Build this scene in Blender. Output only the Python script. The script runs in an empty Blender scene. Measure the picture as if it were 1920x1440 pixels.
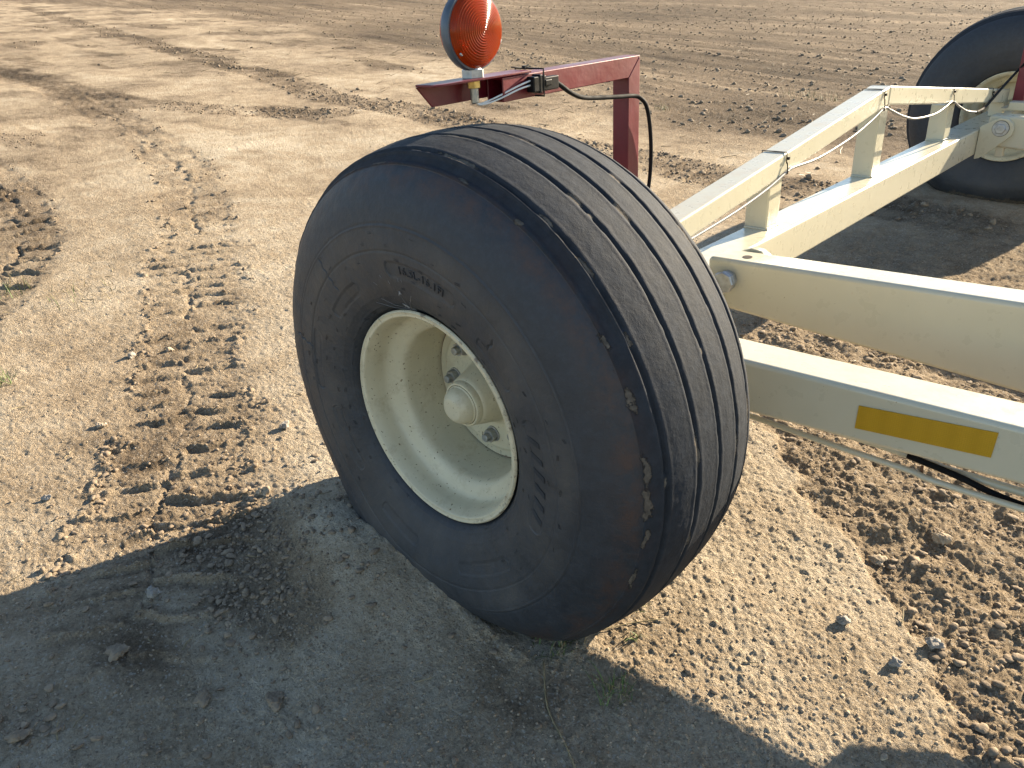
import bpy, bmesh, math, random
import numpy as np
from mathutils import Vector, Matrix
R_ = math.radians
random.seed(7)
C = bpy.context.scene.collection
scn = bpy.context.scene

# ------------------------------------------------------------------ camera, light, exposure
HUB = 0.435          # hub height over the ground
AXL = 4.079          # wheel to wheel distance
cam = bpy.data.cameras.new('camera'); camo = bpy.data.objects.new('camera', cam); C.objects.link(camo)
_M = [[0.728, 0.683, -0.058], [0.272, -0.366, -0.89], [-0.629, 0.632, -0.452]]
m = np.array([[0.7276, 0.6836, -0.0575], [0.2720, -0.3660, -0.8900], [-0.6290, 0.6320, -0.4520]])
m[2] /= np.linalg.norm(m[2]); m[0] -= m[2]*m[0].dot(m[2]); m[0] /= np.linalg.norm(m[0]); m[1] = np.cross(m[2], m[0])
rot = Matrix((m[0], -m[1], -m[2])).transposed()
camo.matrix_world = Matrix.Translation((1.061, -1.013, 0.749+HUB)) @ rot.to_4x4()
cam.sensor_width = 36.0; cam.lens = 1450.77/1920*36.0
cam.clip_start = 0.05; cam.clip_end = 2000
scn.camera = camo
SUN_AZ, SUN_EL = R_(78.0), R_(20.3)      # azimuth counted from +x towards +y
w = bpy.data.worlds.new('World'); scn.world = w; w.use_nodes = True
nt = w.node_tree; bg = nt.nodes['Background']
sky = nt.nodes.new('ShaderNodeTexSky'); sky.sky_type = 'NISHITA'; sky.sun_disc = False
sky.sun_elevation = SUN_EL; sky.sun_rotation = math.pi/2 - SUN_AZ
sky.air_density = 1.0; sky.dust_density = 0.35; sky.ozone_density = 1.0
nt.links.new(sky.outputs[0], bg.inputs[0]); bg.inputs[1].default_value = 0.072
sl = bpy.data.lights.new('sun', 'SUN'); sl.energy = 5.0; sl.angle = R_(0.5); sl.color = (1.0, 0.85, 0.635)
so = bpy.data.objects.new('sun', sl); C.objects.link(so)
sd = Vector((math.cos(SUN_AZ)*math.cos(SUN_EL), math.sin(SUN_AZ)*math.cos(SUN_EL), math.sin(SUN_EL)))
so.rotation_euler = sd.to_track_quat('Z', 'Y').to_euler(); so.location = sd*20
scn.view_settings.view_transform = 'Standard'; scn.view_settings.look = 'None'
scn.view_settings.gamma = 1.0; scn.view_settings.exposure = 1.95

# ------------------------------------------------------------------ noise
_rng = np.random.default_rng(3)
_ang = _rng.random(512)*2*np.pi; _gx, _gy = np.cos(_ang), np.sin(_ang)
_per = _rng.permutation(4096).astype(np.int64)
def _h(ix, iy, s): return _per[(_per[(ix + s*57) & 4095] + iy) & 4095]
def perlin(x, y, s=0):
    ix = np.floor(x).astype(np.int64); iy = np.floor(y).astype(np.int64); fx = x-ix; fy = y-iy
    u = fx*fx*fx*(fx*(fx*6-15)+10); v = fy*fy*fy*(fy*(fy*6-15)+10)
    def g(dx, dy):
        k = _h(ix+dx, iy+dy, s) & 511
        return _gx[k]*(fx-dx) + _gy[k]*(fy-dy)
    a = g(0, 0); a += u*(g(1, 0)-a); b = g(0, 1); b += u*(g(1, 1)-b)
    return (a + v*(b-a))*1.5
def fbm(x, y, sc, n=4, s=0, gain=.5):
    o = 0; a = 1.0
    for i in range(n): o = o + a*perlin(x*sc+i*17.3, y*sc-i*9.1, s+i); a *= gain; sc *= 2.03
    return o
def sst(a, b, x): t = np.clip((x-a)/(b-a), 0, 1); return t*t*(3-2*t)
def crumbs(x, y, cell, prob, s, flat=.7):
    """height field of loose stones: one dome in some of the cells of a jittered grid"""
    wv = .22; gx = x/cell + wv*perlin(x/cell*1.7, y/cell*1.7, s+2) + .10*perlin(x/cell*4.1, y/cell*4.1, s+3); gy = y/cell + wv*perlin(x/cell*1.7+9, y/cell*1.7, s+4) + .10*perlin(x/cell*4.1+5, y/cell*4.1, s+6); ix = np.floor(gx).astype(np.int64); iy = np.floor(gy).astype(np.int64)
    out = np.zeros_like(x)
    for dx in (-1, 0, 1):
        for dy in (-1, 0, 1):
            k = _h(ix+dx, iy+dy, s)
            r1 = (k & 63)/63.; r2 = ((k >> 6) & 63)/63.; k2 = _h(iy+dy+31, ix+dx+77, s+5)
            r3 = (k2 & 63)/63.; r4 = ((k2 >> 6) & 63)/63.
            cx = ix+dx+.2+.6*r1; cy = iy+dy+.2+.6*r2
            rad = .18+.40*r3*r3
            a = r4*6.283; ca, sa = np.cos(a), np.sin(a); ex = gx-cx; ey = gy-cy
            d2 = ((ex*ca+ey*sa)/(1+.5*r1))**2 + ((-ex*sa+ey*ca))**2
            hh = np.sqrt(np.clip(rad*rad - d2, 0, None))
            hh = np.minimum(hh*1.5, rad*(.30+.5*r2) + .35*(ex*(r1-.5)+ey*(r2-.5)))
            hh = np.clip(hh, 0, None)
            out = np.maximum(out, hh*((k2 >> 3 & 127)/127. < prob))
    return out*cell*flat

# ------------------------------------------------------------------ ground shape
SLOPE = 0.055
TR = np.array([(0.2, -1.25), (-.35, -.78), (-.79, -.45), (-1.19, -.22), (-1.73, .09), (-2.41, .44), (-3.15, .86), (-4.4, 1.35), (-6.0, 1.72), (-9.5, 2.2), (-16, 2.6)])
TR2 = np.array([(-1.2, -1.6), (-2.2, -.75), (-2.95, -.2), (-3.5, .05), (-4.6, .3), (-7, .5), (-14, .6)])
TR3 = np.array([(-30, 8.6), (-20.7, 6.7), (-12.1, 5.05), (-7.3, 4.07), (-5.8, 3.75), (-4.6, 3.75), (-2.6, 3.5), (0, 3.4)])
TR4 = np.array([(-22, 2.9), (-11.5, 2.5), (-8.4, 2.25), (-6.6, 2.5), (-5.2, 3.2)])
def path_coords(x, y, T):
    best = np.full(x.shape, 1e9); tt = np.zeros_like(x); nn = np.full(x.shape, 9.); acc = 0.
    for (ax, ay), (bx, by) in zip(T[:-1], T[1:]):
        ex, ey = bx-ax, by-ay; L = math.hypot(ex, ey); ex /= L; ey /= L
        I = np.nonzero((x > min(ax, bx)-.6) & (x < max(ax, bx)+.6) & (y > min(ay, by)-.6) & (y < max(ay, by)+.6))[0]
        xx = x[I]; yy = y[I]
        t = (xx-ax)*ex + (yy-ay)*ey; tc = np.clip(t, 0, L)
        d = np.hypot(xx-ax-tc*ex, yy-ay-tc*ey); k = d < best[I]; J = I[k]
        best[J] = d[k]; tt[J] = acc+tc[k]
        nn[J] = (d*np.sign((xx-ax)*-ey + (yy-ay)*ex))[k]; acc += L
    return tt, nn
def smooth_path(T, n=8):
    o = []
    P = np.vstack([2*T[0]-T[1], T, 2*T[-1]-T[-2]])
    for i in range(1, len(P)-2):
        for k in range(n):
            t = k/n; a, b, c, d = P[i-1], P[i], P[i+1], P[i+2]
            o.append(.5*(2*b+(c-a)*t+(2*a-5*b+4*c-d)*t*t+(3*b-a-3*c+d)*t**3))
    o.append(T[-1]); return np.array(o)
TR, TR2, TR3, TR4 = [smooth_path(t, 4) for t in (TR, TR2, TR3, TR4)]

def ground(x, y):
    """height, tone (0 dark damp .. 1 pale dust), rough for points of the field"""
    x = np.asarray(x, float); y = np.asarray(y, float)
    wx = x + .10*fbm(x, y, 1.7, 2, 90); wy = y + .10*fbm(x, y, 1.7, 2, 95)
    r = np.hypot(x, y)
    h = -SLOPE*x + .012*fbm(x, y, .9, 3, 1) + .05*perlin(x*.16, y*.16, 7)*sst(4, 12, r)
    tone = .64 + .20*fbm(x, y, .8, 4, 11) + .12*fbm(x, y, 6, 3, 15)
    rough = .12 + .10*fbm(x, y, 2.3, 3, 21)
    # ploughed far field
    u = y + .30*np.maximum(x, -18) + .5*fbm(x*.25, y, .7, 4, 31)
    far = sst(3.7, 5.3, u)
    fur = perlin((x*.22-y*.02)*1.0, (y+.22*x)*3.1, 33) + .7*perlin(x*.9, (y+.22*x)*7, 34)
    tone = tone*(1-.8*far) + far*(.10 + .16*fur*far + .14*perlin(x*.15, (y+.22*x)*.55, 36))
    h = h + far*(.012*fur)
    rough = rough + far*.55*sst(-.6, .7, fur)
    # pale swept patches between
    pale = sst(.15, .75, fbm(x*.55+3, y*1.3, .9, 4, 41))*(1-far)
    tone = tone + .16*pale; rough = rough - .10*pale
    blot = sst(.20, .55, fbm(x*.55, y*1.5, 1.0, 4, 45))*sst(3.5, 6, r)*(1-far)
    tone = tone - .21*blot; rough = rough + .30*blot
    tone = tone - .17*sst(3, 10, r)*(1-far)
    # damp dark patches far right
    dp = np.exp(-(((wx+2.2)/1.5)**2 + ((wy-5.3)/.75)**2))
    tone = tone - .30*dp; rough = rough + .35*dp
    # wheel track with cleat prints
    for T, hw, sp, dep, s in ((TR, .190, .112, 1.0, 51), (TR2, .17, .17, 1.9, 55), (TR3, .24, .19, .9, 59), (TR4, .22, .2, .8, 63)):
        t, n = path_coords(wx*.35+x*.65, wy*.35+y*.65, T)
        I = np.nonzero(np.abs(n) < .5)[0]
        if len(I) == 0: continue
        xi, yi, t, n = x[I], y[I], t[I], n[I]
        n2 = n + .030*fbm(xi, yi, 9, 3, s)
        inside = 1 - sst(hw-.05, hw+.05, np.abs(n2))
        if s == 55: inside = inside*sst(.9, 1.5, t)*(1-sst(5, 8, t))
        if s == 51: inside = inside*sst(.5, 1.0, t)
        lane = inside*sst(-.75, .25, fbm(xi, yi, 2.0, 3, s+3)+.42)
        sgn = np.where(n2 > 0, 1.0, -1.0)
        ph = (t + .10*np.abs(n2) + .020*fbm(xi, yi, 6, 3, s+6))/sp + .22*(sgn > 0)
        cl = np.abs(ph % 1 - .5)*sp
        brk = sst(-.55, .15, fbm(xi, yi, 4.5, 3, s+7)+.08)*sst(-1.0, .0, fbm(xi, yi, 16, 2, s+8))
        rid = np.exp(-(cl/.0085)**2)*brk
        trench = np.exp(-((cl-.021)/.011)**2)*brk
        nm = np.abs(n2-.012+.012*fbm(xi, yi, 12, 2, s+5))
        mid = np.exp(-(nm/.010)**2)*sst(-.30, .25, fbm(xi, yi, 3.5, 2, s+9)+.08)
        edge = np.exp(-((np.abs(n2)-hw-.005)/.035)**2)
        h[I] += dep*lane*(-.004 + .0118*rid - .006*trench - .009*mid)
        tone[I] -= lane*(.11 if s == 51 else .18) + .07*lane*trench
        rough[I] += lane*(.06+.30*rid+.15*mid) + .50*edge*sst(-.1, .4, fbm(xi, yi, 5, 2, s+2)+.15)*(lane > .05) + (.30*inside if s >= 59 else 0)
    # the strip rolled smooth in front of the trailer and the torn soil beyond it
    q = (wx*.5+x*.5) + (wy*.5+y*.5) + .05*fbm(x, y, 7, 3, 71)
    near = 1-sst(2.2, 3.4, np.hypot(x-.6, y-.5))
    torn = sst(1.125, 1.16, q)*near*sst(-.6, -.1, x)
    tone = tone + torn*(.42-tone)*.75; rough = rough + torn*(.52 + .3*fbm(x, y, 6, 2, 72))
    h = h + torn*(-.008 + .011*fbm(x, y, 7, 3, 73))
    strip = (1-sst(1.10, 1.15, q))*sst(.45, .7, x+y+.6*np.clip(.1-y, 0, 1))*near*sst(-.1, .2, x)
    tone = tone + strip*(.74 + .10*fbm(x, y, 3, 3, 75) - tone)*.8; rough = rough*(1-.6*strip)
    stria = perlin((x-y)*4, (x+y)*38, 76)
    h = h + strip*.0016*stria
    pits = crumbs(x, y, .027, .22, 77)
    h = h - strip*pits*.45*sst(-.1, .5, fbm(x, y, 5, 2, 78))
    # soil squeezed up beside the tyre
    md = np.exp(-(((x+.17)/.26)**2 + ((y+.25)/.12)**2)) + .5*np.exp(-(((x+.42)/.20)**2 + ((y+.10)/.22)**2))
    ridge = np.exp(-(((x*.55+y*.83)+.41)/.11)**2)*np.exp(-((x*.83-y*.55-.05)/.42)**2)
    berm = np.exp(-((y+.222+.012*fbm(x, y, 9, 2, 97))/.024)**2)*(1-sst(.20, .30, np.abs(x-.02))) + .7*np.exp(-((x-.29+.02*fbm(x, y, 8, 2, 98))/.028)**2)*(1-sst(.15, .24, np.abs(y)))
    h = h + .066*md + .022*ridge + .010*berm*(1+.6*fbm(x, y, 30, 2, 99)); rough = rough + .35*berm
    smooth = np.clip(np.exp(-(((x+.10)/.34)**2 + ((y+.40)/.24)**2))*1.3, 0, 1)
    tone = tone + smooth*(.80-tone)*.55; rough = rough*(1-.75*smooth) + .03*smooth
    # clod field in the shade left of the tyre
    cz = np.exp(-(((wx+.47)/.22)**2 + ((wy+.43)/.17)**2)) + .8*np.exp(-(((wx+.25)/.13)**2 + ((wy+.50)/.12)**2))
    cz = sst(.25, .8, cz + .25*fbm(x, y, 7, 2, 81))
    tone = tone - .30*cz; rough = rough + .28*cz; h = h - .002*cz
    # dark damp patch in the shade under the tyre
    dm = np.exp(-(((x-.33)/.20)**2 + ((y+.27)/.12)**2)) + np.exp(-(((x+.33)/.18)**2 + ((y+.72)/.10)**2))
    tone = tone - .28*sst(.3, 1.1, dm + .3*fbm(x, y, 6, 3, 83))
    # ground under the trailer
    ut = sst(.3, .9, y)*(1-sst(2.6, 3.4, y))*sst(-.9, -.3, x)
    rough = np.clip(rough, .03, 1.0); tone = np.clip(tone, 0.02, 1)
    # fine relief
    fade = 1-sst(9, 26, r)
    h = h + (.0030*fbm(x, y, 26, 3, 101))*(.35+1.3*rough)
    N_ = np.nonzero(r < 9)[0]; xn, yn = x[N_], y[N_]
    f1 = fbm(xn, yn, 75, 3, 105, .6)
    h[N_] += (.0021*f1 + .0016*np.clip(perlin(xn*48, yn*48, 108)-.15, 0, None))*(.75+.6*rough[N_])*(1-.45*smooth[N_])
    h[N_] += 1.15*crumbs(xn, yn, .0115, .42, 141, .9)*(.55+.6*rough[N_])*(1-.5*smooth[N_])
    h = h + rough*fade*(crumbs(x, y, .040, .55, 111, .55)*sst(.18, .55, rough) + crumbs(x+.4, y, .017, .6, 121, .65) + .6*crumbs(x, y+.3, .095, .3, 131, .35)*sst(.3, .7, rough))
    return h, tone, rough

def hz(x, y): return float(ground(np.array([x]), np.array([y]))[0][0])

# ------------------------------------------------------------------ helpers
def link(name, me, mats, parent=None, smooth=None, loc=None):
    o = bpy.data.objects.new(name, me); C.objects.link(o)
    for mm in (mats if isinstance(mats, (list, tuple)) else [mats]): me.materials.append(mm)
    if parent is not None: o.parent = parent
    if loc is not None: o.location = loc
    if smooth is not None:
        me.polygons.foreach_set('use_smooth', np.ones(len(me.polygons), bool))
        if smooth < 179:
            bm = bmesh.new(); bm.from_mesh(me)
            for e in bm.edges:
                if len(e.link_faces) == 2 and e.calc_face_angle(0) > R_(smooth): e.smooth = False
            bm.to_mesh(me); bm.free()
    return o
def tag(o, label=None, cat=None, group=None, kind=None):
    for k, v in (('label', label), ('category', cat), ('group', group), ('kind', kind)):
        if v: o[k] = v
    return o
def empty(name, parent=None, loc=(0, 0, 0)):
    o = bpy.data.objects.new(name, None); C.objects.link(o); o.location = loc; o.empty_display_size = .1
    if parent: o.parent = parent
    return o
def from_pydata(name, v, f):
    me = bpy.data.meshes.new(name); me.from_pydata([tuple(map(float, p)) for p in v], [], f); me.update(); return me
def grid_mesh(name, V, nu, nv, wrap_u=False):
    """V[nu*nv] ordered u-major; quads"""
    a = np.arange(nu*nv).reshape(nu, nv)
    i1 = np.roll(a, -1, 0) if wrap_u else a[1:]
    a0 = a if wrap_u else a[:-1]
    F = np.stack([a0[:, :-1], i1[:, :-1], i1[:, 1:], a0[:, 1:]], -1).reshape(-1, 4)
    me = bpy.data.meshes.new(name)
    me.vertices.add(len(V)); me.vertices.foreach_set('co', np.asarray(V, np.float32).ravel())
    me.loops.add(F.size); me.loops.foreach_set('vertex_index', F.ravel().astype(np.int32))
    me.polygons.add(len(F)); me.polygons.foreach_set('loop_start', np.arange(0, F.size, 4, dtype=np.int32))
    me.polygons.foreach_set('loop_total', np.full(len(F), 4, np.int32))
    me.update(calc_edges=True); me.validate(); return me
def attr(me, name, vals):
    a = me.attributes.new(name, 'FLOAT', 'POINT'); a.data.foreach_set('value', np.asarray(vals, np.float32))
def bevel(o, wd, seg=3):
    b = o.modifiers.new('bevel', 'BEVEL'); b.width = wd; b.segments = seg; b.limit_method = 'ANGLE'; b.angle_limit = R_(35)
    o.data.polygons.foreach_set('use_smooth', np.ones(len(o.data.polygons), bool))
    try: b.harden_normals = True
    except Exception: pass
    return o
def prism(poly, axis, a, b):
    """closed polygon (two other coordinates in order) extruded along axis from a to b"""
    n = len(poly); v = []
    for t in (a, b):
        for p, q in poly: v.append({'x': (t, p, q), 'y': (p, t, q), 'z': (p, q, t)}[axis])
    f = [tuple(range(n)), tuple(range(2*n-1, n-1, -1))] + [(i, i+n, (i+1) % n+n, (i+1) % n) for i in range(n)]
    bm = bmesh.new(); vs = [bm.verts.new(p) for p in v]
    for ff in f: bm.faces.new([vs[i] for i in ff])
    bmesh.ops.recalc_face_normals(bm, faces=bm.faces)
    me = bpy.data.meshes.new('prism'); bm.to_mesh(me); bm.free(); return me
def box(x0, x1, y0, y1, z0, z1): return prism([(x0, y0), (x1, y0), (x1, y1), (x0, y1)], 'z', z0, z1)
def hexa(c8):
    """eight corners: bottom four then top four in the same order"""
    bm = bmesh.new(); vs = [bm.verts.new(p) for p in c8]
    for ff in ((0, 1, 2, 3), (4, 5, 6, 7), (0, 1, 5, 4), (1, 2, 6, 5), (2, 3, 7, 6), (3, 0, 4, 7)): bm.faces.new([vs[i] for i in ff])
    bmesh.ops.recalc_face_normals(bm, faces=bm.faces)
    me = bpy.data.meshes.new('hexa'); bm.to_mesh(me); bm.free(); return me
def catmull(P, n=8):
    P = [np.array(p, float) for p in P]; P = [2*P[0]-P[1]] + P + [2*P[-1]-P[-2]]; o = []
    for i in range(1, len(P)-2):
        for k in range(n):
            t = k/n; a, b, c, d = P[i-1:i+3]
            o.append(.5*(2*b+(c-a)*t+(2*a-5*b+4*c-d)*t*t+(3*b-a-3*c+d)*t**3))
    o.append(P[-2]); return np.array(o)
def tube_bm(bm, pts, r, n=10, caps=True):
    pts = np.asarray(pts, float); N = len(pts); T = np.gradient(pts, axis=0); T /= np.linalg.norm(T, axis=1)[:, None]
    up = np.array([0, 0, 1.]) if abs(T[0][2]) < .9 else np.array([1., 0, 0]); rings = []
    for i in range(N):
        s = np.cross(T[i], up); s /= np.linalg.norm(s); up = np.cross(s, T[i])
        rr = r[i] if hasattr(r, '__len__') else r
        rings.append([bm.verts.new(pts[i] + rr*(math.cos(2*math.pi*k/n)*s + math.sin(2*math.pi*k/n)*up)) for k in range(n)])
    for i in range(N-1):
        for k in range(n):
            bm.faces.new((rings[i][k], rings[i][(k+1) % n], rings[i+1][(k+1) % n], rings[i+1][k]))
    if caps: bm.faces.new(rings[0][::-1]); bm.faces.new(rings[-1])
def tube(pts, r, n=10):
    bm = bmesh.new(); tube_bm(bm, pts, r, n); bmesh.ops.recalc_face_normals(bm, faces=bm.faces)
    me = bpy.data.meshes.new('tube'); bm.to_mesh(me); bm.free(); return me
def lathe(prof, n=64, axis='y', closed=False, center=(0, 0, 0)):
    """profile of (axial, radius)"""
    bm = bmesh.new(); rings = []
    for a, r in prof:
        if r < 1e-6:
            p = {'x': (a, 0, 0), 'y': (0, a, 0), 'z': (0, 0, a)}[axis]; rings.append([bm.verts.new(np.add(p, center))])
        else:
            ring = []
            for k in range(n):
                c, s = r*math.cos(2*math.pi*k/n), r*math.sin(2*math.pi*k/n)
                p = {'x': (a, c, s), 'y': (c, a, s), 'z': (c, s, a)}[axis]; ring.append(bm.verts.new(np.add(p, center)))
            rings.append(ring)
    pr = list(zip(rings, rings[1:])) + ([(rings[-1], rings[0])] if closed else [])
    for A, B in pr:
        for k in range(n):
            k2 = (k+1) % n
            if len(A) == 1 and len(B) == 1: continue
            if len(A) == 1: bm.faces.new((A[0], B[k2], B[k]))
            elif len(B) == 1: bm.faces.new((A[k], A[k2], B[0]))
            else: bm.faces.new((A[k], A[k2], B[k2], B[k]))
    bmesh.ops.recalc_face_normals(bm, faces=bm.faces)
    me = bpy.data.meshes.new('lathe'); bm.to_mesh(me); bm.free(); return me
def join_me(name, mes):
    bm = bmesh.new()
    for me in mes: bm.from_mesh(me)
    o = bpy.data.meshes.new(name); bm.to_mesh(o); bm.free(); return o

# ------------------------------------------------------------------ materials
class Mat:
    def __init__(s, name):
        s.m = bpy.data.materials.new(name); s.m.use_nodes = True; s.t = s.m.node_tree
        s.b = s.t.nodes['Principled BSDF']; s.co = s.t.nodes.new('ShaderNodeTexCoord')
    def n(s, typ, **kw):
        n = s.t.nodes.new(typ)
        for k, v in kw.items(): setattr(n, k, v)
        return n
    def l(s, a, b): s.t.links.new(a, b)
    def noise(s, sc, det=4, rough=.55, dist=0, vec=None):
        n = s.n('ShaderNodeTexNoise'); n.inputs['Scale'].default_value = sc; n.inputs['Detail'].default_value = det
        n.inputs['Roughness'].default_value = rough; n.inputs['Distortion'].default_value = dist
        s.l(vec if vec is not None else s.co.outputs['Object'], n.inputs['Vector']); return n.outputs['Fac']
    def ramp(s, fac, stops):
        r = s.n('ShaderNodeValToRGB'); e = r.color_ramp.elements
        while len(e) < len(stops): e.new(.5)
        for q, (p, c) in zip(e, stops): q.position = p; q.color = (c, c, c, 1) if not hasattr(c, '__len__') else (*c, 1)
        s.l(fac, r.inputs[0]); return r.outputs[0]
    def mix(s, fac, a, b, mode='MIX'):
        n = s.n('ShaderNodeMix', data_type='RGBA', blend_type=mode); ins = [i for i in n.inputs if i.enabled]
        for v, i in ((fac, ins[0]), (a, ins[1]), (b, ins[2])):
            if isinstance(v, (int, float)): i.default_value = v
            elif isinstance(v, tuple): i.default_value = (*v, 1)
            else: s.l(v, i)
        return [o for o in n.outputs if o.enabled][0]
    def math(s, op, a, b=0.0, clamp=False):
        n = s.n('ShaderNodeMath', operation=op, use_clamp=clamp)
        for v, i in ((a, n.inputs[0]), (b, n.inputs[1])):
            if isinstance(v, (int, float)): i.default_value = v
            else: s.l(v, i)
        return n.outputs[0]
    def at(s, name): n = s.n('ShaderNodeAttribute', attribute_name=name); return n.outputs['Fac']
    def bump(s, hgt, dist=.001, st=1.0, prev=None):
        n = s.n('ShaderNodeBump'); n.inputs['Distance'].default_value = dist; n.inputs['Strength'].default_value = st
        s.l(hgt, n.inputs['Height']); 
        if prev: s.l(prev, n.inputs['Normal'])
        s.l(n.outputs[0], s.b.inputs['Normal']); return n.outputs[0]
    def col(s, c):
        if isinstance(c, tuple): s.b.inputs['Base Color'].default_value = (*c, 1)
        else: s.l(c, s.b.inputs['Base Color'])
    def rough(s, v):
        if isinstance(v, (int, float)): s.b.inputs['Roughness'].default_value = v
        else: s.l(v, s.b.inputs['Roughness'])
def simple(name, c, rough=.5, metal=0., coat=0., var=.15, vs=40., bumpd=0., bs=200.):
    M = Mat(name); dark = tuple(x*(1-var) for x in c); lite = tuple(min(1, x*(1+var)) for x in c)
    M.col(M.ramp(M.noise(vs), [(.3, dark), (.7, lite)])); M.b.inputs['Metallic'].default_value = metal
    M.rough(M.ramp(M.noise(vs*.7, 3), [(.3, max(0, rough-.08)), (.7, min(1, rough+.1))])); M.b.inputs['Coat Weight'].default_value = coat
    if bumpd: M.bump(M.noise(bs), bumpd)
    if max(c) < .02: M.b.inputs['Specular IOR Level'].default_value = .2
    return M.m

def mat_ground():
    M = Mat('dry_soil'); P = M.n('ShaderNodeNewGeometry').outputs['Position']
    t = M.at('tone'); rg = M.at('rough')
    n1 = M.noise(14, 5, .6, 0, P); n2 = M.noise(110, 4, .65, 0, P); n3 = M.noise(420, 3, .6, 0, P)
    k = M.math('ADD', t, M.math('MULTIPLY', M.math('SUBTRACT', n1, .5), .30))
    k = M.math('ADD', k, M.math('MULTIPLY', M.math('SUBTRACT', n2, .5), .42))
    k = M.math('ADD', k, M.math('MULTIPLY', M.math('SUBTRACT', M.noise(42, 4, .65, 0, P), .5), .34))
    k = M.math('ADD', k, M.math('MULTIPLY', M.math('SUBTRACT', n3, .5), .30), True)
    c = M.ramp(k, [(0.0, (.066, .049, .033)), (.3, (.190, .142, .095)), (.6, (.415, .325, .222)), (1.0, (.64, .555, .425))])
    # sprinkled lighter and darker grains
    v = M.n('ShaderNodeTexVoronoi'); v.inputs['Scale'].default_value = 240; M.l(P, v.inputs['Vector'])
    g = M.n('ShaderNodeSeparateColor'); M.l(v.outputs['Color'], g.inputs[0])
    c = M.mix(M.math('MULTIPLY', M.math('GREATER_THAN', g.outputs[0], .95), .65), c, (.52, .46, .38))
    c = M.mix(M.math('MULTIPLY', M.math('LESS_THAN', g.outputs[0], .07), .40), c, (.11, .088, .066))
    M.col(c); M.rough(.97); M.b.inputs['Specular IOR Level'].default_value = .06
    hgt = M.math('ADD', M.math('MULTIPLY', M.noise(190, 5, .75, 0, P), 1.0), M.math('MULTIPLY', n2, 1.0))
    b0 = M.bump(M.noise(30, 5, .7, 0, P), .022, .8)
    M.bump(hgt, .0110, 1.0, b0); return M.m
def mat_stone(name, a, b, sc=60):
    M = Mat(name); n = M.noise(sc, 5, .6); M.col(M.ramp(n, [(.3, a), (.7, b)])); M.rough(.9); M.b.inputs['Specular IOR Level'].default_value = .3
    M.bump(M.noise(sc*5, 4, .65), .002); return M.m
def mat_cream():
    M = Mat('cream_paint'); c0 = (.520, .488, .368)
    n = M.noise(9, 5, .6); c = M.ramp(n, [(.25, (.49, .457, .337)), (.75, c0)])
    P = M.n('ShaderNodeNewGeometry'); sep = M.n('ShaderNodeSeparateXYZ'); M.l(P.outputs['Normal'], sep.inputs[0])
    up = M.math('MULTIPLY', M.ramp(sep.outputs[2], [(.55, 0.), (.95, 1.)]), M.ramp(M.noise(22, 6, .72), [(.49, 0.), (.70, .55)]))
    c = M.mix(up, c, (.47, .37, .24))                        # dust lying on top faces
    sp = M.ramp(M.noise(120, 2, .5), [(.76, 0.), (.79, .6)]); c = M.mix(sp, c, (.20, .14, .08))   # chips and specks
    sp2 = M.ramp(M.noise(34, 4, .75), [(.66, 0.), (.76, .5)]); c = M.mix(sp2, c, (.40, .29, .15))
    M.col(c); M.rough(M.ramp(M.noise(30, 4), [(.3, .24), (.75, .42)])); M.b.inputs['Coat Weight'].default_value = .25; M.b.inputs['Coat Roughness'].default_value = .15
    M.bump(M.noise(60, 3), .0006, .5); return M.m
def mat_rim():
    M = Mat('rim_paint'); n = M.noise(12, 5, .6); c = M.ramp(n, [(.25, (.50, .45, .31)), (.75, (.58, .53, .375))])
    c = M.mix(M.ramp(M.noise(22, 7, .8, 0), [(.52, 0.), (.70, .55)]), c, (.30, .24, .15))
    c = M.mix(M.ramp(M.noise(150, 2, .5), [(.675, 0.), (.71, .9)]), c, (.12, .085, .05))
    c = M.mix(M.math('MULTIPLY', M.at('lip'), M.ramp(M.noise(45, 5, .7), [(.555, 0.), (.63, .8)])), c, (.14, .10, .07))
    M.col(c); M.rough(M.ramp(M.noise(30, 4), [(.3, .36), (.75, .55)])); M.bump(M.noise(90, 4), .0006, .6); return M.m
def mat_tyre():
    M = Mat('worn_rubber'); O = M.co.outputs['Object']
    dust = M.at('dust'); mud = M.at('mud'); shd = M.at('shoulder')
    n = M.noise(26, 6, .65); n2 = M.noise(160, 4, .6)
    c = M.ramp(n, [(.3, (.0160, .0192, .0245)), (.7, (.0275, .0320, .0395))])
    d = M.math('MULTIPLY', dust, M.ramp(M.noise(7, 6, .7), [(.30, .15), (.75, 1.)]))
    c = M.mix(d, c, (.086, .078, .069))
    c = M.mix(M.math('MULTIPLY', M.ramp(M.noise(70, 5, .7), [(.46, 0.), (.78, .50)]), .8), c, (.046, .055, .070))   # pale scuffs
    c = M.mix(M.math('MULTIPLY', shd, M.ramp(M.noise(20, 6, .75), [(.42, 0.), (.62, .75)])), c, (.062, .034, .024))   # red-brown soil stain
    mm = M.math('ADD', mud, M.math('MULTIPLY', M.math('SUBTRACT', M.noise(75, 7, .8), .5), 1.7))
    mk = M.ramp(mm, [(.62, 0.), (.74, 1.)])
    c = M.mix(mk, c, M.ramp(M.noise(120, 4), [(.3, (.062, .054, .045)), (.7, (.130, .110, .088))]))
    M.col(c); M.rough(M.mix(M.math('MAXIMUM', mk, M.math('MULTIPLY', M.at('tread'), .55)), M.ramp(n, [(.3, .52), (.7, .68)]), (.95, .95, .95))); M.l(M.ramp(M.at('tread'), [(0., .42), (1., .14)]), M.b.inputs['Specular IOR Level'])
    b1 = M.bump(M.math('ADD', n2, M.math('MULTIPLY', M.noise(600, 3), .5)), .0009, .8)
    M.bump(mk, .0035, .8, b1); return M.m

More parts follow.
